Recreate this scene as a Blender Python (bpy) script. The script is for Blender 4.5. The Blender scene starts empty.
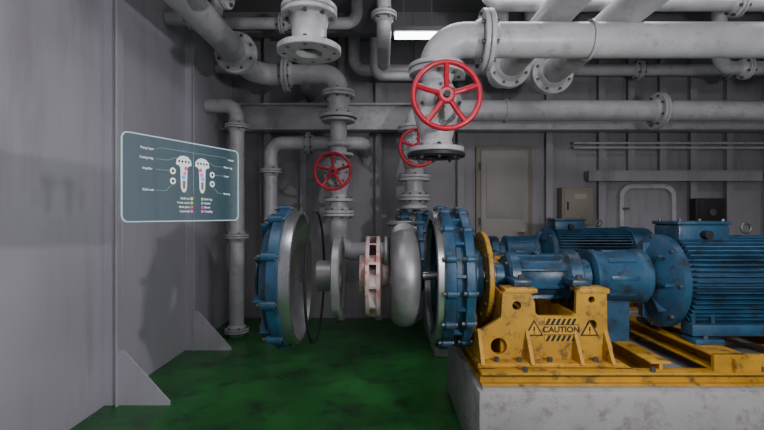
import bpy, bmesh, math, random
from mathutils import Vector, Matrix
from mathutils.geometry import tessellate_polygon
random.seed(4)
V=Vector
pi=math.pi
# ------------------------------------------------------------------ materials
MATS={}
def mat(name,col,rough=0.45,metal=0.0,var=0.25,scale=3.0,dirt=None,dirt_amt=0.62,bump=0.15,bscale=60,emit=None,estr=0,alpha=None,spec=0.5,dscale=9,dsoft=.06,dmap=(1,1,1),dmax=1.0):
    m=bpy.data.materials.new(name); m.use_nodes=True
    nt=m.node_tree; N=nt.nodes; L=nt.links
    b=N['Principled BSDF']
    b.inputs['Roughness'].default_value=rough
    b.inputs['Metallic'].default_value=metal
    b.inputs['Specular IOR Level'].default_value=spec
    tc=N.new('ShaderNodeTexCoord')
    n1=N.new('ShaderNodeTexNoise'); n1.inputs['Scale'].default_value=scale; n1.inputs['Detail'].default_value=6
    L.new(tc.outputs['Object'],n1.inputs['Vector'])
    r=N.new('ShaderNodeValToRGB'); r.color_ramp.elements[0].position=0.3; r.color_ramp.elements[1].position=0.7
    r.color_ramp.elements[0].color=tuple(c*(1-var) for c in col)+(1,)
    r.color_ramp.elements[1].color=tuple(min(1,c*(1+var*0.5)) for c in col)+(1,)
    L.new(n1.outputs['Fac'],r.inputs['Fac'])
    out=r.outputs['Color']
    if dirt:
        mp=N.new('ShaderNodeMapping'); mp.inputs['Scale'].default_value=dmap
        L.new(tc.outputs['Object'],mp.inputs['Vector'])
        n2=N.new('ShaderNodeTexNoise'); n2.inputs['Scale'].default_value=dscale; n2.inputs['Detail'].default_value=10; n2.inputs['Roughness'].default_value=0.7
        L.new(mp.outputs['Vector'],n2.inputs['Vector'])
        r2=N.new('ShaderNodeValToRGB'); r2.color_ramp.elements[0].position=dirt_amt; r2.color_ramp.elements[1].position=min(1,dirt_amt+dsoft)
        r2.color_ramp.elements[1].color=(dmax,dmax,dmax,1)
        L.new(n2.outputs['Fac'],r2.inputs['Fac'])
        mx=N.new('ShaderNodeMix'); mx.data_type='RGBA'
        L.new(r2.outputs['Color'],mx.inputs['Factor']); L.new(out,mx.inputs['A']); mx.inputs['B'].default_value=tuple(dirt)+(1,)
        out=mx.outputs['Result']
    L.new(out,b.inputs['Base Color'])
    mr=N.new('ShaderNodeMapRange'); mr.inputs['To Min'].default_value=max(0.05,rough-0.12); mr.inputs['To Max'].default_value=min(1,rough+0.15)
    L.new(n1.outputs['Fac'],mr.inputs['Value']); L.new(mr.outputs['Result'],b.inputs['Roughness'])
    if bump:
        n3=N.new('ShaderNodeTexNoise'); n3.inputs['Scale'].default_value=bscale; n3.inputs['Detail'].default_value=3
        L.new(tc.outputs['Object'],n3.inputs['Vector'])
        bp=N.new('ShaderNodeBump'); bp.inputs['Strength'].default_value=bump; bp.inputs['Distance'].default_value=0.004
        L.new(n3.outputs['Fac'],bp.inputs['Height']); L.new(bp.outputs['Normal'],b.inputs['Normal'])
    if emit:
        b.inputs['Emission Color'].default_value=tuple(emit)+(1,); b.inputs['Emission Strength'].default_value=estr
    if alpha is not None: b.inputs['Alpha'].default_value=alpha
    MATS[name]=m; return m
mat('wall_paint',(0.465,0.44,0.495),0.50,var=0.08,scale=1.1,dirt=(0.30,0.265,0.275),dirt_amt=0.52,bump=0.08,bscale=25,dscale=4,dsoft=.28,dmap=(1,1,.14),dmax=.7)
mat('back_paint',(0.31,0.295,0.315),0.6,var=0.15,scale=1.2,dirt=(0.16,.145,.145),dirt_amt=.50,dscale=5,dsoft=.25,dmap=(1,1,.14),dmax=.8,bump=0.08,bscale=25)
mat('ceiling_paint',(0.18,0.175,0.185),0.6,var=0.15)
mat('pipe_paint',(0.46,0.445,0.465),0.36,var=0.15,scale=5,dirt=(0.22,0.20,0.20),dirt_amt=0.53,dsoft=.2,dmax=.75,bump=0.2)
mat('floor_green',(0.018,0.165,0.030),0.30,var=0.55,scale=1.6,dirt=(0.018,0.040,0.020),dirt_amt=0.50,bump=0.3,bscale=18,dscale=3.6,dsoft=.14,dmax=.8)
mat('blue_paint',(0.022,0.082,0.155),0.38,var=0.40,scale=6,dirt=(0.022,0.03,0.04),dirt_amt=0.51,dsoft=.12,bump=0.3)
mat('yellow_paint',(0.50,0.26,0.018),0.48,var=0.28,scale=5,dirt=(0.12,0.065,0.025),dirt_amt=0.53,bump=0.3,dscale=11,dsoft=.09,dmax=.9)
mat('red_paint',(0.50,0.008,0.03),0.32,var=0.2,scale=9,bump=0.1)
mat('steel',(0.52,0.52,0.53),0.30,0.9,var=0.12,scale=4,bump=0.0)
mat('cast_steel',(0.30,0.295,0.30),0.40,0.5,var=0.25,scale=8,bump=0.4,bscale=90)
mat('dark_iron',(0.03,0.03,0.033),0.5,0.4,var=0.3,scale=8)
mat('steel_bolt',(0.12,0.12,0.125),0.4,0.6,var=0.3)
mat('rubber',(0.008,0.008,0.008),0.7,var=0.1)
mat('copper_worn',(0.60,0.47,0.45),0.4,0.3,var=0.2,scale=9,dirt=(0.40,0.13,0.10),dirt_amt=0.50,bump=0.5,dscale=9,dsoft=.08,dmax=.85)
mat('plinth_paint',(0.33,0.31,0.31),0.6,var=0.15,scale=3,dirt=(0.17,0.145,0.14),dirt_amt=0.50,bump=0.4,bscale=30,dsoft=.15,dmax=.8)
mat('door_paint',(0.33,0.305,0.27),0.5,var=0.1)
mat('tan_paint',(0.25,0.215,0.17),0.5,var=0.15)
mat('black_paint_and_shade',(0.012,0.012,0.012),0.5,var=0.1)  # black print and panels, also the painted dark inside the open suction bore
mat('caution_yellow',(0.58,0.31,0.02),0.45,var=0.1)
mat('lamp_glow',(1,1,1),0.5,var=0,bump=0,emit=(0.95,0.97,1.0),estr=12)
def emi(name,col,s=1.0): return mat(name,tuple(c*0.3 for c in col),0.6,var=0,bump=0,emit=col,estr=s)
emi('screen_white',(0.85,0.9,0.92),0.8)
emi('screen_line',(0.34,0.50,0.55),0.5)
emi('screen_edge',(0.52,0.76,0.82),0.70)
for n,c in dict(r=(0.9,0.08,0.15),g=(0.12,0.8,0.25),b=(0.12,0.4,1.0),y=(0.9,0.8,0.1),m=(0.8,0.12,0.8)).items(): emi('screen_dot_'+n,c,0.9)
mat('screen_glass',(0.02,0.05,0.06),0.10,var=0,bump=0,alpha=0.50,emit=(0.10,0.21,0.26),estr=0.45)

# ------------------------------------------------------------------ mesh builder
def axm(origin,axis):
    z=V(axis).normalized()
    up=V((0,0,1)) if abs(z.z)<0.9 else V((1,0,0))
    x=up.cross(z).normalized(); y=z.cross(x)
    m=Matrix((x,y,z)).transposed().to_4x4(); m.translation=V(origin); return m
class B:
    def __init__(s): s.v=[];s.f=[];s.m=[];s.mats=[]
    def mi(s,name):
        if name not in s.mats: s.mats.append(name)
        return s.mats.index(name)
    def add(s,vs,fs,mt):
        o=len(s.v); s.v+= [tuple(v) for v in vs]; i=s.mi(mt)
        for f in fs: s.f.append(tuple(o+k for k in f)); s.m.append(i)
    def lathe(s,prof,o,axis,mt,seg=48,closed=False,a0=0,a1=2*pi):
        M=axm(o,axis); full=abs(a1-a0-2*pi)<1e-6
        n=seg if full else seg+1
        vs=[];fs=[]
        for r,z in prof:
            for k in range(n):
                a=a0+(a1-a0)*k/seg
                vs.append(M@V((r*math.cos(a),r*math.sin(a),z)))
        P=len(prof); rng=P if closed else P-1
        for i in range(rng):
            j=(i+1)%P
            for k in range(seg):
                k2=(k+1)%n
                if not full and k+1>seg: continue
                fs.append((i*n+k,i*n+k2,j*n+k2,j*n+k))
        if not closed and full:
            if prof[0][0]>1e-5: fs.append(tuple(range(n))[::-1])
            if prof[-1][0]>1e-5: fs.append(tuple((P-1)*n+k for k in range(n)))
        s.add(vs,fs,mt)
    def cyl(s,p0,p1,r,mt,seg=24,r2=None,bev=0):
        p0=V(p0);p1=V(p1);L=(p1-p0).length; r2=r if r2 is None else r2
        if bev: prof=[(r-bev,0),(r,bev),(r2,L-bev),(r2-bev,L)]
        else: prof=[(r,0),(r2,L)]
        s.lathe(prof,p0,p1-p0,mt,seg)
    def ring(s,o,axis,ri,ro,t,mt,seg=48):
        b=min(t,ro-ri)*0.15
        s.lathe([(ri,0),(ro-b,0),(ro,b),(ro,t-b),(ro-b,t),(ri,t)],o,axis,mt,seg,closed=True)
    def torus(s,o,axis,R,r,mt,seg=56,ss=12):
        s.lathe([(R+r*math.cos(2*pi*k/ss),r*math.sin(2*pi*k/ss)) for k in range(ss)],o,axis,mt,seg,closed=True)
    def box(s,c,size,mt,M=None,bev=0.0):
        sx,sy,sz=[q/2 for q in size]; b=min(bev,sx*.9,sy*.9,sz*.9)
        if b<=0:
            vs=[V((x,y,z)) for x in(-sx,sx) for y in(-sy,sy) for z in(-sz,sz)]
            fs=[(0,1,3,2),(4,6,7,5),(0,4,5,1),(2,3,7,6),(0,2,6,4),(1,5,7,3)]
        else:
            bm=bmesh.new(); bmesh.ops.create_cube(bm,size=1)
            for v in bm.verts: v.co=V((v.co.x*2*sx,v.co.y*2*sy,v.co.z*2*sz))
            bmesh.ops.bevel(bm,geom=bm.edges[:],offset=b,segments=2,affect='EDGES',profile=0.5)
            vs=[v.co.copy() for v in bm.verts]; fs=[tuple(v.index for v in f.verts) for f in bm.faces]; bm.free()
        T=Matrix.Translation(V(c))
        if M is not None: T=T@M.to_4x4()
        s.add([T@v for v in vs],fs,mt)
    def b2(s,x0,x1,y0,y1,z0,z1,mt,bev=0.0):
        s.box(((x0+x1)/2,(y0+y1)/2,(z0+z1)/2),(abs(x1-x0),abs(y1-y0),abs(z1-z0)),mt,bev=bev)
    def plate(s,outer,holes,o,u,v,t,mt):
        o=V(o);u=V(u).normalized();v=V(v).normalized();n=u.cross(v)
        loops=[outer]+holes
        pts=[p for l in loops for p in l]
        tris=tessellate_polygon([[V((p[0],p[1],0)) for p in l] for l in loops])
        A=[o+u*p[0]+v*p[1] for p in pts]; Bv=[a+n*t for a in A]; N=len(pts)
        fs=[tuple(t3) for t3 in tris]+[tuple(q+N for q in reversed(t3)) for t3 in tris]
        k=0
        for l in loops:
            m=len(l)
            for i in range(m): j=(i+1)%m; fs.append((k+i,k+j,k+j+N,k+i+N))
            k+=m
        s.add(A+Bv,fs,mt)
    def tube(s,pts,r,bend,mt,seg=28,cap=True):
        pts=[V(p) for p in pts]; path=[pts[0]]
        for i in range(1,len(pts)-1):
            p=pts[i]; d1=(p-pts[i-1]).normalized(); d2=(pts[i+1]-p).normalized()
            ang=d1.angle(d2)
            if ang<1e-3: path.append(p); continue
            n=(d2-d1*d1.dot(d2)).normalized(); t=bend*math.tan(ang/2); st=p-d1*t; c=st+n*bend
            K=max(3,int(ang/0.16))
            for k in range(K+1):
                a=ang*k/K; path.append(c+(-n*math.cos(a)+d1*math.sin(a))*bend)
        path.append(pts[-1])
        t0=(path[1]-path[0]).normalized(); up=V((0,0,1)) if abs(t0.z)<.9 else V((1,0,0))
        x=up.cross(t0).normalized(); vs=[];fs=[]
        for i,p in enumerate(path):
            a=path[i]-path[i-1] if i>0 else path[1]-path[0]
            b=path[i+1]-path[i] if i<len(path)-1 else a
            t=(a.normalized()+b.normalized()).normalized()
            x=(x-t*x.dot(t)).normalized(); y=t.cross(x)
            for k in range(seg):
                q=2*pi*k/seg; vs.append(p+(x*math.cos(q)+y*math.sin(q))*r)
        for i in range(len(path)-1):
            for k in range(seg):
                k2=(k+1)%seg; fs.append((i*seg+k,i*seg+k2,(i+1)*seg+k2,(i+1)*seg+k))
        if cap: fs.append(tuple(range(seg))[::-1]); fs.append(tuple((len(path)-1)*seg+k for k in range(seg)))
        s.add(vs,fs,mt)
    def bolts(s,o,axis,R,n,br,h0,h1,mt,ph=0.0):
        M=axm(o,axis)
        for k in range(n):
            a=ph+2*pi*k/n; q=V((R*math.cos(a),R*math.sin(a),0))
            s.cyl(M@(q+V((0,0,h0))),M@(q+V((0,0,h1))),br,mt,seg=6)
    def flange(s,c,axis,r,R,mt,t=0.035,n=8,pair=True,bm='steel_bolt'):
        c=V(c); a=V(axis).normalized()
        if pair:
            s.ring(c-a*(t+0.003),a,r*0.9,R,t,mt,40); s.ring(c+a*0.003,a,r*0.9,R,t,mt,40)
            s.bolts(c,a,(r+R)/2+0.008,n,0.015,-t-0.025,t+0.025,bm,ph=pi/n)
            s.lathe([(r+0.03,-t-.01),(r+0.002,-t-0.05)],c,a,mt,32); s.lathe([(r+0.002,t+0.05),(r+0.03,t+.01)],c,a,mt,32)
        else:
            s.ring(c-a*t/2,a,r*0.9,R,t,mt,40)
            s.bolts(c,a,(r+R)/2+0.008,n,0.014,-t/2-0.018,t/2+0.018,bm,ph=pi/n)
    def make(s,name,smooth=True,parent=None):
        me=bpy.data.meshes.new(name); me.from_pydata(s.v,[],s.f); me.update()
        for m in s.mats: me.materials.append(MATS[m])
        for i,p in enumerate(me.polygons): p.material_index=s.m[i]; p.use_smooth=smooth
        bm=bmesh.new(); bm.from_mesh(me); bmesh.ops.recalc_face_normals(bm,faces=bm.faces[:]); bm.to_mesh(me); bm.free()
        if smooth: me.set_sharp_from_angle(angle=math.radians(35))
        ob=bpy.data.objects.new(name,me); bpy.context.collection.objects.link(ob)
        if parent: ob.parent=parent
        return ob
def dup(ob,off):
    o=ob.copy(); o.location=ob.location+V(off); bpy.context.collection.objects.link(o)
    for c in ob.children:
        d=c.copy(); d.parent=o; d.matrix_parent_inverse=Matrix.Identity(4); bpy.context.collection.objects.link(d)
    return o
def circ(cx,cy,r,n=20): return [(cx+r*math.cos(2*pi*k/n),cy+r*math.sin(2*pi*k/n)) for k in range(n)]

# ------------------------------------------------------------------ room
XL,XR,YB,YF,ZC=-2.33,6.6,7.0,-1.6,4.3
def simple(name,x0,x1,y0,y1,z0,z1,m):
    b=B(); b.b2(x0,x1,y0,y1,z0,z1,m); return b.make(name,False)
simple('floor',XL-.1,XR+.1,YF-.1,YB+.1,-.1,0,'floor_green')
simple('ceiling',XL-.1,XR+.1,YF-.1,YB+.1,ZC,ZC+.1,'ceiling_paint')
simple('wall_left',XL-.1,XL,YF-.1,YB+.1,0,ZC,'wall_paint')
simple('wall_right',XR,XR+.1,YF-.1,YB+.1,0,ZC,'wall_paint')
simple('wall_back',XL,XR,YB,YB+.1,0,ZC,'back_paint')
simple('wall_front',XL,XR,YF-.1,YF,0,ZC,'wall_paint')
for y in (0.7,2.25,3.79,5.33):
    b=B()
    b.b2(XL,XL+.125,y-.008,y+.008,0,ZC,'wall_paint')
    b.b2(XL+.11,XL+.125,y-.05,y+.05,0,ZC,'wall_paint',bev=.004)
    b.plate([(0,0),(.42,0),(.42,.03),(.03,.46),(0,.46)],[],(XL+.125,y+.01,0.0),(1,0,0),(0,0,1),.016,'wall_paint')
    b.make('gusset_bracket',False)
for i,(x,zb) in enumerate([(-1.75,0),(-1.2,0),(-.62,0),(-.05,0),(.55,0),(1.2,0),(2.55,0),(3.35,0),(4.75,0),(5.3,0),(5.9,0),(3.8,2.28),(4.28,2.28)]):
    b=B(); b.b2(x-.006,x+.006,YB-.14,YB,zb,ZC,'back_paint'); b.b2(x-.05,x+.05,YB-.152,YB-.14,zb,ZC,'back_paint'); b.make('wall_framing_%d'%(i+2),False)  # vertical stiffeners of the back wall
b=B(); b.b2(3.1,5.7,YB-.22,YB-.155,2.15,2.23,'back_paint'); b.b2(3.1,5.7,YB-.26,YB-.21,2.11,2.27,'back_paint'); b.make('wall_framing_1',False)  # horizontal girder on the back wall
b=B(); b.b2(XL,XR,6.62,6.65,2.86,3.2,'pipe_paint'); b.b2(XL,XR,6.52,6.75,3.2,3.225,'pipe_paint'); b.b2(XL,XR,6.52,6.75,2.84,2.862,'pipe_paint'); b.make('steel_girder',False)
for y in (1.2,2.9,4.6,6.0):
    b=B(); b.b2(XL,XR,y-.01,y+.01,4.02,ZC,'ceiling_paint'); b.b2(XL,XR,y-.08,y+.08,4.0,4.02,'ceiling_paint'); b.make('ceiling_beam',False)
b=B(); y=YB-.02
b.b2(1.45,2.32,y-.05,YB,0.25,2.66,'tan_paint',bev=.01); b.b2(1.52,2.25,y-.075,y-.04,0.32,2.6,'door_paint',bev=.015)
b.b2(1.60,2.17,y-.085,y-.07,1.55,2.45,'door_paint',bev=.01)
for z in (.6,1.5,2.35): b.cyl((1.5,y-.08,z-.06),(1.5,y-.08,z+.06),.015,'steel_bolt',12)
b.cyl((2.17,y-.07,1.35),(2.17,y-.13,1.35),.012,'steel',12); b.tube([(2.17,y-.13,1.35),(2.05,y-.13,1.35)],.012,.02,'steel',12)
b.make('door_1')
b=B(); b.b2(2.72,3.2,YB-.2,YB,1.45,2.02,'tan_paint',bev=.012); b.b2(2.75,3.17,YB-.215,YB-.195,1.48,1.99,'tan_paint',bev=.008)
b.b2(2.79,2.81,YB-.235,YB-.21,1.68,1.8,'dark_iron',bev=.004); b.b2(2.9,3.08,YB-.222,YB-.21,1.84,1.92,'door_paint'); b.make('electrical_cabinet')
def rr(w,h,r,n=6,cx=0,cy=0):
    o=[]
    for (sx,sy,a) in ((1,1,0),(-1,1,pi/2),(-1,-1,pi),(1,-1,1.5*pi)):
        for k in range(n+1):
            t=a+pi/2*k/n; o.append((cx+sx*(w/2-r)+r*math.cos(t),cy+sy*(h/2-r)+r*math.sin(t)))
    return o
b=B(); b.plate(rr(.86,1.6,.18),[rr(.74,1.48,.14)],(4.08,YB-.0,1.27),(1,0,0),(0,0,1),.1,'pipe_paint')
b.plate(rr(.74,1.48,.14),[],(4.08,YB,1.27),(1,0,0),(0,0,1),.04,'back_paint')
for z in (.8,1.7): b.box((3.74,YB-.1,z),(.1,.04,.03),'steel_bolt')
b.make('watertight_hatch',False)
b=B(); b.b2(4.67,5.12,YB-.3,YB-.155,1.42,1.85,'dark_iron',bev=.01); b.b2(4.72,5.07,YB-.315,YB-.295,1.46,1.81,'black_paint_and_shade',bev=.01); b.cyl((4.9,YB-.34,1.64),(4.9,YB-.31,1.64),.05,'steel_bolt'); b.make('junction_box')
b=B(); ly,lz=5.28,3.70
b.b2(.13,.70,ly-.08,ly+.08,lz+.03,lz+.09,'ceiling_paint',bev=.01); b.b2(.15,.68,ly-.06,ly+.06,lz-.02,lz+.03,'lamp_glow',bev=.01)
for x in (.25,.58): b.cyl((x,ly,lz+.09),(x,ly,ZC),.008,'ceiling_paint',8)
b.make('fluorescent_light')

# ------------------------------------------------------------------ unit 1
AY,AZ=3.4,1.14; X=(1,0,0)
def ax(x): return (x,AY,AZ)
b=B()
def lugs(b,x0,x1,R,n,mt,ph=0.0,boltl=.022,r=.03):
    for k in range(n):
        a=ph+2*pi*k/n
        c=V((0,math.cos(a),math.sin(a)))
        p=V(ax(x0))+c*R; q=V(ax(x1))+c*R
        b.cyl(p,q,r,mt,14,bev=.006)
        b.cyl(p-V((boltl,0,0)),q+V((boltl*.6,0,0)),.015,'steel_bolt',6)
b.lathe([(.13,-.15),(.17,-.15),(.185,-.14),(.185,-.125),(.15,-.115),(.16,-.10),(.30,-.08),(.40,-.055),(.445,-.03),(.455,.0),(.495,.01),(.505,.02),(.505,.085),(.495,.095),(.44,.095),(.44,.03),(.36,-.03),(.13,-.07)],ax(-.77),X,'blue_paint',72,closed=True)
lugs(b,-.79,-.69,.508,10,'blue_paint',.25,r=.030)
for k in range(10):
    a=2*pi*k/10+.25; c=V((0,math.cos(a),math.sin(a)))
    M=Matrix((V((1,0,0)),c,V((1,0,0)).cross(c))).transposed()
    b.box(V(ax(-.80))+c*.36,(.09,.22,.022),'blue_paint',M,bev=.004)
b.lathe([(.455,.08),(.488,.08),(.493,.09),(.493,.165),(.485,.17),(.465,.17),(.455,.155),(.41,.09),(.33,.04),(.22,.0),(.16,.02),(.14,.02),(.14,-.06),(.20,-.06),(.35,-.01),(.43,.05)],ax(-.77),X,'steel',72,closed=True)
cover=b.make('pump_casing_cover')
b=B(); b.torus(ax(-.50),X,.485,.010,'rubber',72,8); b.make('o_ring')
b=B()
b.lathe([(.085,-.15),(.105,-.155),(.115,-.145),(.115,-.03),(.15,-.012),(.26,-.012),(.29,-.018),(.31,-.012),(.31,.03),(.30,.04),(.27,.04),(.25,.025),(.085,.025)],ax(-.34),X,'cast_steel',56,closed=True)
b.bolts(ax(-.34),X,.205,8,.012,-.03,.0,'steel_bolt')
b.make('shaft_cover_plate')
b=B()
b.lathe([(.10,-.10),(.155,-.10),(.155,-.065),(.20,-.055),(.295,-.055),(.30,-.05),(.30,-.025),(.15,-.03),(.12,-.05),(.10,-.06)],ax(-.065),X,'copper_worn',56,closed=True)
b.lathe([(.03,.0),(.06,.0),(.12,.02),(.30,.025),(.30,.05),(.16,.06),(.09,.07),(.075,.11),(.03,.11)],ax(-.065),X,'copper_worn',56,closed=True)
for k in range(11):
    a0=2*pi*k/11; pts=[]
    for j in range(9):
        t=j/8; r=.11+.188*t; a=a0+1.0*t
        pts.append((r,a))
    vs=[];fs=[]
    for r,a in pts:
        for dx in (-.037,.034):
            for dr in (-.009,.009):
                c=V((0,math.cos(a),math.sin(a))); n=V((0,-math.sin(a),math.cos(a)))
                vs.append(V(ax(-.065+dx))+c*r+n*dr)
    for j in range(8):
        o=j*4;p=o+4
        for (q,w) in ((0,1),(1,3),(3,2),(2,0)): fs.append((o+q,o+w,p+w,p+q))
    fs+= [(0,1,3,2),(32,34,35,33)]
    b.add(vs,fs,'copper_worn')
b.make('pump_impeller')
b=B()
n=72; ss=16; vs=[];fs=[]
for k in range(n):
    a=2*pi*k/n; f=k/n
    for j in range(ss):
        t=2*pi*j/ss; cR=.27+.045*f
        y=(cR+.085*math.cos(t)); x=(.105)*math.sin(t)
        ang=a+pi/2
        vs.append(V(ax(.17))+V((x,0,0))+V((0,math.cos(ang),math.sin(ang)))*y)
for k in range(n):
    k2=(k+1)%n
    for j in range(ss):
        j2=(j+1)%ss; fs.append((k*ss+j,k*ss+j2,k2*ss+j2,k2*ss+j))
b.add(vs,fs,'cast_steel')
b.lathe([(.13,-.105),(.20,-.105),(.205,-.10),(.205,-.08),(.25,-.06),(.24,-.04),(.13,-.05)],ax(.17),X,'steel',48,closed=True)
b.lathe([(.06,.08),(.24,.06),(.24,.09),(.15,.11),(.06,.11)],ax(.17),X,'cast_steel',48,closed=True)
b.tube([(.17,AY+.3,AZ+.02),(.17,AY+.33,AZ+.24),(.17,AY+.33,AZ+.40)],.078,.15,'cast_steel')
b.ring((.17,AY+.33,AZ+.38),(0,0,1),.065,.13,.03,'cast_steel'); b.bolts((.17,AY+.33,AZ+.395),(0,0,1),.105,8,.01,-.03,.03,'steel_bolt')
b.make('volute_casing')
b=B()
b.lathe([(.43,0),(.485,0),(.49,.006),(.49,.05),(.43,.05)],ax(.365),X,'steel',64,closed=True)
b.lathe([(.425,.045),(.505,.045),(.51,.055),(.51,.115),(.50,.12),(.46,.13),(.46,.175),(.50,.18),(.51,.185),(.51,.235),(.50,.245),(.40,.25),(.30,.29),(.20,.31),(.20,.36),(.10,.36),(.10,.26),(.22,.25),(.38,.20),(.425,.16)],ax(.365),X,'blue_paint',64,closed=True)
b.lathe([(.10,.05),(.14,.05),(.16,.15),(.30,.20),(.37,.20),(.37,.215),(.10,.24)],ax(.365),X,'dark_iron',48,closed=True)
lugs(b,.415,.485,.51,14,'blue_paint',.1,r=.028)
lugs(b,.55,.61,.50,14,'blue_paint',.1,r=.026)
for k in range(14):
    a=.1+pi/14+2*pi*k/14; c=V((0,math.cos(a),math.sin(a)))
    M=Matrix((V((1,0,0)),c,V((1,0,0)).cross(c))).transposed()
    b.box(V(ax(.517))+c*.475,(.08,.05,.018),'blue_paint',M)
b.cyl(ax(.30),ax(.6),.032,'steel',24,bev=.006)
housing=b.make('pump_back_casing')
b=B(); b.ring(ax(.735),X,.19,.335,.035,'yellow_paint'); b.ring(ax(.765),X,.15,.22,.02,'yellow_paint'); b.bolts(ax(.735),X,.285,10,.014,-.015,.055,'steel_bolt'); guard=b.make('coupling_guard_ring')
b=B()
b.lathe([(.04,.0),(.14,.0),(.14,.03),(.10,.045),(.10,.10),(.165,.12),(.18,.14),(.18,.20),(.165,.215),(.15,.24),(.145,.50),(.16,.53),(.185,.55),(.195,.56),(.195,.64),(.185,.65),(.13,.67),(.13,.73),(.04,.73)],ax(.80),X,'blue_paint',48,closed=True)
for k in range(8):
    a=2*pi*k/8+.39; c=V((0,math.cos(a),math.sin(a))); M=Matrix((V((1,0,0)),c,V((1,0,0)).cross(c))).transposed()
    b.box(V(ax(1.17))+c*.15,(.34,.05,.018),'blue_paint',M,bev=.004)
b.bolts(ax(.93),X,.15,8,.012,-.03,-.0,'steel_bolt'); b.bolts(ax(1.45),X,.165,8,.012,-.0,.03,'steel_bolt')
for sx in (.90,1.30):
    b.b2(sx,sx+.13,AY-.33,AY+.33,AZ-.03,AZ+.015,'blue_paint',bev=.01)
    for sy in (-.28,.28): b.cyl((sx+.065,AY+sy,AZ+.01),(sx+.065,AY+sy,AZ+.045),.022,'steel_bolt',6)
b.cyl(ax(1.17)[:2]+(AZ+.12,),ax(1.17)[:2]+(AZ+.19,),.035,'blue_paint',20,bev=.008); b.cyl((1.17,AY,AZ+.19),(1.17,AY,AZ+.21),.02,'steel_bolt',6)
b.cyl(ax(.66),ax(1.75),.035,'steel',20)
bearing=b.make('bearing_housing')
b=B()
b.lathe([(.10,0),(.185,0),(.20,.01),(.20,.05),(.19,.07),(.19,.34),(.205,.36),(.205,.40),(.195,.41),(.14,.41)],ax(1.54),X,'blue_paint',40,closed=True)
for k in range(9):
    a=2*pi*k/9+.3; c=V((0,math.cos(a),math.sin(a))); M=Matrix((V((1,0,0)),c,V((1,0,0)).cross(c))).transposed()
    b.box(V(ax(1.74))+c*.192,(.2,.012,.03),'blue_paint',M,bev=.003)
b.b2(1.66,1.84,AY-.05,AY+.05,.66,AZ-.17,'blue_paint')
cg=b.make('shaft_coupling')
MZ=AZ-.03
def mx(x): return (x,AY,MZ)
b=B()
b.lathe([(.04,-.03),(.13,-.03),(.16,-.01),(.20,.0),(.26,.03),(.32,.06),(.345,.08),(.345,.13),(.31,.14),(.31,1.05),(.345,1.06),(.345,1.12),(.33,1.16),(.33,1.33),(.28,1.36),(.04,1.36)],mx(1.98),X,'blue_paint',56,closed=True)
for k in range(60):
    a=2*pi*k/60
    if math.sin(a)>.93 : continue
    if math.sin(a)<-.8: continue
    c=V((0,math.cos(a),math.sin(a))); M=Matrix((V((1,0,0)),c,V((1,0,0)).cross(c))).transposed()
    b.box(V(mx(2.57))+c*.33,(.88,.065,.009),'blue_paint',M)
b.bolts(mx(2.1),X,.325,8,.014,-.07,-.02,'steel_bolt')
for k in range(8):
    a=2*pi*k/8; c=V((0,math.cos(a),math.sin(a))); M=Matrix((V((1,0,0)),c,V((1,0,0)).cross(c))).transposed()
    b.box(V(mx(2.0))+c*.22,(.07,.12,.02),'blue_paint',M)
b.b2(2.13,2.50,AY-.17,AY+.13,MZ+.28,MZ+.42,'blue_paint',bev=.015); b.b2(2.12,2.51,AY-.18,AY+.14,MZ+.42,MZ+.445,'blue_paint',bev=.008)
for x in (2.16,2.47):
    for yy in (-.14,.1): b.cyl((x,AY+yy,MZ+.44),(x,AY+yy,MZ+.46),.012,'steel_bolt',6)
b.cyl((2.31,AY-.17,MZ+.35),(2.31,AY-.23,MZ+.35),.03,'dark_iron',16)
b.torus((2.75,AY,MZ+.39),(0,1,0),.035,.010,'steel_bolt',24,8)
for x in (2.12,2.86):
    for sy in (-1,1):
        b.b2(x,x+.2,AY+sy*.28-.08,AY+sy*.28+.08,.722,.755,'blue_paint',bev=.006)
        b.b2(x+.02,x+.045,AY+sy*.24-.05,AY+sy*.24+.05,.75,.93,'blue_paint'); b.b2(x+.155,x+.18,AY+sy*.24-.05,AY+sy*.24+.05,.75,.93,'blue_paint')
        b.cyl((x+.1,AY+sy*.31,.755),(x+.1,AY+sy*.31,.79),.02,'steel_bolt',6)
b.b2(2.12,3.06,AY-.33,AY-.20,.77,.85,'blue_paint',bev=.01); b.b2(2.12,3.06,AY+.20,AY+.33,.77,.85,'blue_paint',bev=.01)
motor=b.make('electric_motor')
b=B(); b.b2(.59,3.75,2.74,4.06,0,.52,'plinth_paint',bev=.02); b.b2(.62,3.72,2.77,4.03,.52,.532,'plinth_paint'); plinth=b.make('machine_plinth')
b=B(); Y='yellow_paint'; z0,z1=.532,.615
def rail(x0,x1,y0,y1,z0=z0,z1=z1):
    b.b2(x0,x1,y0,y1,z0,z0+.014,Y,bev=.003); b.b2(x0,x1,y0,y1,z1-.014,z1,Y,bev=.003)
    if (x1-x0)>(y1-y0): b.b2(x0,x1,(y0+y1)/2-.006,(y0+y1)/2+.02,z0+.01,z1-.01,Y)
    else: b.b2((x0+x1)/2-.01,(x0+x1)/2+.01,y0,y1,z0+.01,z1-.01,Y)
rail(.62,3.6,2.80,2.90); rail(.62,3.6,3.90,4.0)
for x in (.62,1.50,3.45): rail(x,x+.11,2.88,3.92)
for x in (2.14,2.90): rail(x-.05,x+.16,2.84,3.98,z1,.72)
for x in (1.72,): rail(x,x+.13,2.88,3.92,z0,.66)
b.b2(2.09,3.1,2.83,2.86,.615,.72,Y)
for x in (2.2,2.5,2.8): b.b2(x,x+.012,2.80,2.83,.615,.70,Y)
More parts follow.
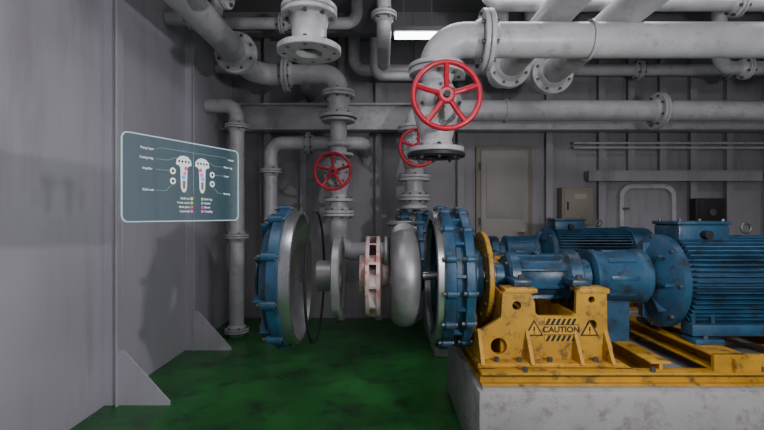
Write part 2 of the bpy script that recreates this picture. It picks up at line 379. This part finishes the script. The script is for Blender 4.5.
out=[(0,0),(.90,0),(.90,.10),(.865,.22),(.86,.46),(.82,.505),(.70,.505),(.66,.47),(.655,.33)]+[(.63,.31),(.41,.31),(.385,.33),(.38,.40),(.36,.45),(.33,.50),(.21,.50),(.165,.46),(.155,.30),(.05,.235),(0,.20)]
holes=[circ(.14,.11,.055),circ(.76,.25,.035),circ(.26,.38,.03),circ(.76,.42,.022)]
for yy in (3.04,3.80):
    b.plate(out,holes,(.64,yy,.615),(1,0,0),(0,0,1),.035,Y)
b.b2(.64,.675,3.04,3.79,.615,.80,Y,bev=.004); b.b2(.80,.835,3.04,3.79,.615,1.08,Y,bev=.004); b.b2(.985,1.02,3.04,3.79,.615,.93,Y,bev=.004)
b.b2(1.30,1.335,3.04,3.79,.615,.93,Y,bev=.004); b.b2(1.46,1.495,3.04,3.79,.615,1.08,Y,bev=.004)
for x0,x1 in ((.82,1.04),(1.32,1.52)):
    b.b2(x0,x1,3.0,3.17,1.075,1.108,Y,bev=.006); b.b2(x0,x1,3.64,3.82,1.075,1.108,Y,bev=.006)
b.b2(.62,1.56,2.90,3.06,.615,.64,Y,bev=.004)
for x in (.66,.98,1.30,1.50):
    b.plate([(0,0),(.13,0),(0,.20)],[],(x,3.01,.64),(0,-1,0),(0,0,1),.022,Y)
for x in (.75,.9,1.1,1.4): b.cyl((x,2.95,.64),(x,2.95,.668),.018,'steel_bolt',6)
for x in (.9,1.7,2.4,3.3): b.cyl((x,2.825,.615),(x,2.825,.645),.016,'steel_bolt',6)
base=b.make('pump_base_frame')
b=B(); cy=3.0
b.b2(1.085,1.305,cy,cy+.006,.755,.915,'caution_yellow')
def tri(cx,cz,r,y,m,t=.002): b.plate([(cx-r,cz-r*.58),(cx+r,cz-r*.58),(cx,cz+r*1.15)],[],(0,y,0),(1,0,0),(0,0,1),t,m)
for z in (.759,.872):
    for k in range(6):
        x=1.09+k*.034
        b.plate([(x,z),(x+.019,z),(x+.038,z+.038),(x+.019,z+.038)],[],(0,cy,0),(1,0,0),(0,0,1),.002,'black_paint_and_shade')
b.b2(1.085,1.305,cy-.002,cy,.799,.804,'black_paint_and_shade'); b.b2(1.085,1.305,cy-.002,cy,.866,.871,'black_paint_and_shade')
for cx in (1.015,1.385):
    tri(cx,.83,.062,cy+.004,'black_paint_and_shade'); tri(cx,.83,.046,cy+.002,'caution_yellow'); b.b2(cx-.005,cx+.005,cy-.002,cy,.825,.855,'black_paint_and_shade'); b.b2(cx-.005,cx+.005,cy-.002,cy,.81,.818,'black_paint_and_shade')
label=b.make('caution_label',False)
def text(s,size,M,m,parent,name,al='CENTER',ex=.0005):
    cu=bpy.data.curves.new(name,'FONT'); cu.body=s; cu.size=size; cu.align_x=al; cu.align_y='CENTER'; cu.materials.append(MATS[m]); cu.extrude=ex
    if size>.04: cu.offset=.0015
    o=bpy.data.objects.new(name,cu); bpy.context.collection.objects.link(o); o.parent=parent; o.matrix_local=M; return o
text('CAUTION',.054,Matrix.Translation((1.195,cy-.001,.835))@Matrix.Rotation(pi/2,4,'X'),'black_paint_and_shade',label,'lettering')
OFF=(0,2.3,0)
for o in (housing,guard,bearing,cg,motor,plinth,base,label): dup(o,OFF)
dup(cover,(1.02-.01,2.3,0))

# ------------------------------------------------------------------ pipes
P='pipe_paint'
def wheel(b,c,R,axis=(0,-1,0)):
    M=axm(c,axis); b.torus(c,axis,R,R*.085,'red_paint',48,12)
    b.lathe([(.0,-.03),(R*.22,-.03),(R*.26,-.02),(R*.26,.015),(R*.2,.025),(0,.025)],c,axis,'red_paint',24)
    for k in range(5):
        a=2*pi*k/5+pi/2; p0=V((R*.2*math.cos(a),R*.2*math.sin(a),0)); pm=V((R*.6*math.cos(a),R*.6*math.sin(a),-.012)); p1=V((R*math.cos(a),R*math.sin(a),0))
        b.tube([M@p0,M@pm,M@p1],R*.085,.05,'red_paint',10)
    b.cyl(M@V((0,0,.02)),M@V((0,0,.05)),.024,'dark_iron',6)
def valve(name,x,y,zlo,zhi,zc,wy,R,r=.12,xw=None):
    b=B(); xw=x if xw is None else xw
    h=zhi-zlo
    b.lathe([(r,0),(r+.075,0),(r+.08,.005),(r+.08,.035),(r+.01,.045),(r-.01,.09),(r+.03,zc-zlo-.10),(r+.055,zc-zlo),(r+.03,zc-zlo+.10),(r-.01,h-.09),(r+.01,h-.045),(r+.08,h-.035),(r+.08,h-.005),(r+.075,h),(r,h),(r-.02,h),(r-.02,0)],(x,y,zlo),(0,0,1),P,40,closed=True)
    b.bolts((x,y,zlo),(0,0,1),r+.045,8,.015,-.0,.055,'steel_bolt'); b.bolts((x,y,zhi),(0,0,1),r+.045,8,.015,-.055,.0,'steel_bolt')
    d=wy
    b.lathe([(.13,0),(.13,.10),(.155,.11),(.155,.14),(.15,.145),(.155,.15),(.155,.18),(.11,.19),(.08,.22),(.05,.25),(.05,.28),(0,.28)],(x,y,zc),(xw-x,-d,0),P,32)
    b.bolts((x,y,zc),(xw-x,-d,0),.135,8,.012,.09,.20,'steel_bolt')
    for s in (-1,1):
        b.box((x+(xw-x)*.8+s*.055,y-d+.09,zc),(.022,.14,.04),P,bev=.004)
    b.cyl((x,y-.2,zc),(xw,y-d-.03,zc),.016,'steel',16)
    wheel(b,(xw,y-d,zc),R)
    return b.make(name)
b=B(); xd=.41
b.tube([(XR-.005,AY,2.92),(xd,AY,2.92),(xd,AY,2.70)],.13,.215,P,36)
b.flange((.78,AY,2.92),X,.13,.225,P); b.flange((3.5,AY,2.92),X,.13,.225,P)
b.ring((xd,AY,2.695),(0,0,1),.11,.21,.035,P)
b.lathe([(.132,0),(.15,0),(.15,.02),(.132,.02)],(1.55,AY,2.92),X,P,32,closed=True)
dis=b.make('discharge_pipe')
d2=dup(dis,OFF)
v1=valve('gate_valve',xd,AY,2.07,2.69,2.40,.40,.222,.125,.43)
v2=dup(v1,OFF)
b=B(); b.ring((xd,AY,2.035),(0,0,1),.10,.215,.03,'dark_iron'); b.bolts((xd,AY,2.05),(0,0,1),.17,8,.013,-.035,.015,'steel_bolt'); b.make('pipe_flange')
b=B(); y2=AY+2.3; b.cyl((xd,y2,1.68),(xd,y2,2.065),.115,P,32); b.ring((xd,y2,2.03),(0,0,1),.11,.205,.035,P); b.flange((xd,y2,1.82),(0,0,1),.115,.20,P); b.ring((xd,y2,1.68),(0,0,1),.1,.17,.04,P); b.make('discharge_riser_pipe')
b=B(); xh,zh,xs=-1.62,3.38,-.55
b.tube([(xh-.18,-1.55,3.5),(xh,5.0,3.40),(xh,y2,zh),(xs-.75,y2,zh)],.135,.26,P,32)
b.flange((xh,5.0,3.40),(0,1,0),.135,.23,P); b.flange((xh-.05,3.0,3.43),(0,1,0),.135,.23,P)
b.make('suction_header_pipe')
def suction(name,y,x0):
    b=B(); b.tube([(x0,y,zh),(xs,y,zh),(xs,y,3.17)],.125,.20,P,32)
    b.flange((xs-.66,y,zh),X,.125,.21,P)
    b.ring((xs,y,3.13),(0,0,1),.11,.21,.04,P); b.ring((xs,y,3.09),(0,0,1),.11,.21,.035,P); b.bolts((xs,y,3.13),(0,0,1),.17,8,.014,-.06,.06,'steel_bolt')
    b.lathe([(.14,3.10),(.145,3.05),(.13,3.0),(.13,2.93),(.16,2.87),(.16,2.86),(.10,2.86),(.10,3.1)],(xs,y,0),(0,0,1),P,36,closed=True)
    b.lathe([(.10,0),(.235,0),(.24,.005),(.24,.04),(.235,.045),(.10,.045)],(xs,y,2.82),(0,0,1),P,40,closed=True)
    b.bolts((xs,y,2.84),(0,0,1),.19,8,.017,-.02,.05,'steel_bolt')
    b.cyl((xs,y,2.88),(xs,y,2.90),.105,'black_paint_and_shade',32)  # black disc across the bore paints the shade inside the open pipe
    return b.make(name)
s1=suction('suction_pipe',AY,xh+.13); s2=suction('suction_pipe',y2,xs-.745)
b=B(); b.ring((xs,y2,2.775),(0,0,1),.1,.21,.035,P); b.cyl((xs,y2,2.39),(xs,y2,2.81),.105,P,32); b.lathe([(.125,0),(.14,.02),(.14,.05),(.105,.07)],(xs,y2,2.46),(0,0,1),P,32); b.make('suction_riser_pipe')
b=B(); b.tube([(xs,y2,1.765),(xs,y2,AZ),(.04,y2,AZ)],.115,.2,P,32); b.flange((xs,y2,1.62),(0,0,1),.115,.20,P); b.ring((.03,y2,AZ),X,.1,.19,.035,P)
b.make('suction_elbow_pipe')
valve('gate_valve',xs,y2,1.77,2.38,2.12,.36,.215,.11,-.585)
b=B(); b.tube([(-1.92,5.95,0),(-1.92,5.95,3.05),(-2.32,5.95,3.05)],.095,.16,P); 
for z in (.06,1.3,2.75): b.flange((-1.92,5.95,z+.02),(0,0,1),.095,.155,P,t=.025,n=6)
b.make('standing_pipe')
b=B(); b.tube([(-1.52,6.15,0),(-1.52,6.15,2.58),(-.25,6.15,2.58),(-.25,6.99,2.58)],.09,.16,P)
for z in (.07,2.2): b.flange((-1.52,6.15,z),(0,0,1),.09,.15,P,t=.025,n=6)
b.flange((-1.0,6.15,2.58),X,.09,.15,P,t=.025,n=6); b.make('standing_pipe')
b=B(); b.tube([(-2.32,6.3,3.65),(-1.9,6.3,3.65),(-1.9,6.3,ZC)],.07,.12,P); b.make('branch_pipe')
b=B(); b.tube([(-2.32,4.85,3.72),(-1.78,4.85,3.72),(-1.78,4.85,ZC)],.07,.12,P); b.flange((-2.05,4.85,3.72),X,.07,.12,P,t=.025,n=6); b.make('branch_pipe')
for (x,z,r) in ((1.37,3.19,.13),(1.83,3.12,.13)):
    b=B(); b.tube([(x+.12,-1.59,z+.12),(x,5.0,z),(x,5.35,z),(x,5.35,ZC) ],r,.2,P,32); b.flange((x,4.85,z),(0,1,0),r,.22,P); b.flange((x+.06,2.4,z+.06),(0,1,0),r,.22,P); b.make('overhead_pipe')
b=B(); b.tube([(-.4,6.4,ZC),(-.4,6.4,3.66),(XR,6.4,3.66)],.08,.16,P)
for x in (.9,3.65,4.9): b.flange((x,6.4,3.66),X,.08,.135,P,t=.025,n=6)
b.make('overhead_pipe')
b=B(); b.tube([(3.9,5.2,ZC),(3.9,5.2,3.30),(XR,5.2,3.30)],.075,.15,P); b.flange((4.2,5.2,3.30),X,.075,.13,P,t=.025,n=6); b.make('overhead_pipe')
b=B(); b.tube([(1.0,4.3,ZC),(1.0,4.3,3.62),(XR,4.3,3.62)],.07,.14,P)
for x in (2.3,3.4): b.flange((x,4.3,3.62),X,.07,.125,P,t=.025,n=6)
b.make('overhead_pipe')
b=B(); b.tube([(.02,4.7,ZC),(.02,4.7,3.44),(.02,5.6,3.44),(.02,5.6,ZC)],.075,.14,P); b.flange((.02,4.7,3.68),(0,0,1),.075,.135,P,t=.025,n=6); b.make('drop_pipe')
b=B(); b.tube([(1.1,6.0,3.45),(-.1,6.0,3.45),(-.1,6.0,3.95)],.06,.12,P); b.make('branch_pipe')
b=B(); b.tube([(-2.3,5.4,3.9),(-.3,5.4,3.9),(-.3,5.4,ZC)],.07,.14,P); b.flange((-1.2,5.4,3.9),X,.07,.12,P,t=.025,n=6); b.make('overhead_pipe')
b=B(); b.tube([(-1.1,6.3,ZC),(-1.1,6.3,3.45),(-1.1,6.99,3.45)],.08,.15,P); b.make('drop_pipe')
b=B()
for z in (2.62,2.69): b.cyl((2.9,YB-.18,z),(XR-.005,YB-.18,z),.02,P,10)
b.make('cable_conduit')

# ------------------------------------------------------------------ floating display panel
p0=V((-1.156,2.0,1.57)); p1=V((-.85,2.66,1.57)); u=(p1-p0).normalized(); W=(p1-p0).length; H=.404
n=V((u.y,-u.x,0)); MH=Matrix((u,V((0,0,1)),n)).transposed().to_4x4(); MH.translation=p0
e=bpy.data.objects.new('floating_display_panel',None); bpy.context.collection.objects.link(e); e.matrix_world=MH; e.empty_display_size=.1
def child(b,name,sm=False): return b.make(name,sm,e)
EX,EYV=(1,0,0),(0,1,0)
b=B(); o=rr(W,H,.03,6,W/2,H/2); b.add([V((p[0],p[1],-.001)) for p in o],[tuple(range(len(o)))],'screen_glass'); child(b,'glass')
b=B(); b.plate(rr(W+.006,H+.006,.032,6,W/2,H/2),[rr(W-.004,H-.004,.028,6,W/2,H/2)],(0,0,-.004),EX,EYV,.005,'screen_edge'); child(b,'rim')
b=B()
def line(x0,z0,x1,z1,w=.0016,m='screen_line'):
    d=V((x1-x0,z1-z0,0)).normalized()*w/2; b.plate([(x0+d.y,z0-d.x),(x1+d.y,z1-d.x),(x1-d.y,z1+d.x),(x0-d.y,z0+d.x)],[],(0,0,0),EX,EYV,.001,m)
for cx,sg in ((.335,1),(.455,-1)):
    b.plate([(cx-.048,.285),(cx-.045,.31),(cx-.025,.328),(cx,.333),(cx+.025,.328),(cx+.045,.31),(cx+.048,.285),(cx+.03,.282),(cx+.022,.27),(cx+.018,.17),(cx+.01,.15),(cx,.145),(cx-.01,.15),(cx-.018,.17),(cx-.022,.27),(cx-.03,.282)],[],(0,0,.001),EX,EYV,.001,'screen_white')
    for k,(z,c) in enumerate(((.268,'r'),(.243,'m'),(.222,'b'))): b.plate(circ(cx+.012*sg*(1-k*.6),z,.011,12),[],(0,0,.002),EX,EYV,.001,'screen_dot_'+c)
    b.plate([(cx-.007,.165),(cx+.007,.165),(cx+.009,.205),(cx-.009,.205)],[],(0,0,.002),EX,EYV,.001,'tan_paint')
    for k in range(4): b.plate(circ(cx-.03+.02*k,.303,.006,10),[],(0,0,.002),EX,EYV,.001,'black_paint_and_shade')
for cx,cz in ((.268,.20),(.268,.25),(.525,.20),(.525,.25)): b.plate(circ(cx,cz,.017,18),[],(0,0,.001),EX,EYV,.001,'screen_white'); b.plate(circ(cx,cz,.007,10),[],(0,0,.002),EX,EYV,.001,'black_paint_and_shade')
line(.395,.14,.395,.36); line(.19,.356,.62,.356)
line(.17,.30,.24,.30);line(.24,.30,.29,.32);line(.17,.25,.245,.25);line(.17,.15,.23,.15);line(.23,.15,.26,.18);line(.60,.30,.54,.30);line(.54,.30,.50,.32);line(.60,.25,.55,.25);line(.60,.15,.57,.15);line(.57,.15,.535,.18);line(.19,.356,.17,.345);line(.62,.356,.64,.345)
for k,c in enumerate('ygrm'):
    z=.115-.022*k; b.plate(circ(.385,z,.008,10),[],(0,0,.001),EX,EYV,.001,'screen_dot_'+c); b.plate(circ(.455,z,.008,10),[],(0,0,.001),EX,EYV,.001,'screen_dot_'+'gbrm'[k])
child(b,'diagram')
def ht(s,x,z,size=.016,al='LEFT'): text(s,size,Matrix.Translation((x,z,.001)),'screen_white',e,'label_text',al)
for s,x,z in (('Pump type',.09,.345),('Casing ring',.085,.30),('Impeller',.10,.25),('Shaft seal',.10,.15),('Wear ring',.61,.30),('Cover',.61,.25),('Bearing',.61,.15),('Volute',.645,.345)): ht(s,x,z)
for k,(s,t) in enumerate((('Shaft nut','Seal ring'),('Front cover','Gasket'),('Back plate','Sleeve'),('Lock bolt','Coupling'))):
    ht(s,.372,.115-.022*k,.016,'RIGHT'); ht(t,.469,.115-.022*k,.016)

# ------------------------------------------------------------------ lights
def light(name,kind,loc,power,col=(1,1,1),size=.3,sy=None,target=None,angle=None,blend=.6):
    l=bpy.data.lights.new(name,kind); l.energy=power; l.color=col
    if kind=='AREA': l.size=size
    if kind=='AREA' and sy: l.shape='RECTANGLE'; l.size_y=sy
    if kind in('POINT','SPOT'): l.shadow_soft_size=size
    if kind=='SPOT': l.spot_size=math.radians(angle); l.spot_blend=blend
    o=bpy.data.objects.new(name,l); o.location=loc; bpy.context.collection.objects.link(o)
    if target is not None: o.rotation_euler=(V(target)-V(loc)).to_track_quat('-Z','Y').to_euler()
    return o
light('work_lamp_light','POINT',(1.75,.55,1.95),215,(.98,.965,1),.07)
light('lamp_light','POINT',(.6,.5,2.9),40,(.98,.97,1),.08)
light('fill_light_a','AREA',(1.5,4.0,3.98),34,(.93,.95,1),2.5,sy=.6,target=(1.5,4.0,0))  # added overhead fill above the pumps, no fixture belongs to it
light('fill_light_b','AREA',(4.6,3.4,3.98),36,(.93,.95,1),2.0,sy=.6,target=(4.6,3.4,0))  # added overhead fill for the motor side, not a room lamp
light('fill_light_c','AREA',(-.9,2.2,3.98),22,(.93,.95,1),1.2,sy=.6,target=(-.9,2.2,0))  # added weak fill over the left side, no lamp hangs here
light('fill_light_d','AREA',(.6,-1.1,3.6),25,(.97,.96,1),2.4,sy=1.0,target=(.6,5.5,1.8))  # added fill behind the camera, aimed forward to brighten the room
w=bpy.data.worlds.new('world'); bpy.context.scene.world=w; w.use_nodes=True; w.node_tree.nodes['Background'].inputs[0].default_value=(.25,.25,.28,1); w.node_tree.nodes['Background'].inputs[1].default_value=.15
cd=bpy.data.cameras.new('camera'); cd.sensor_width=36; cd.lens=450/764*36; cd.clip_start=.02
cam=bpy.data.objects.new('camera',cd); cam.location=(0,0,1.6); cam.rotation_euler=(pi/2,0,0); bpy.context.collection.objects.link(cam); bpy.context.scene.camera=cam
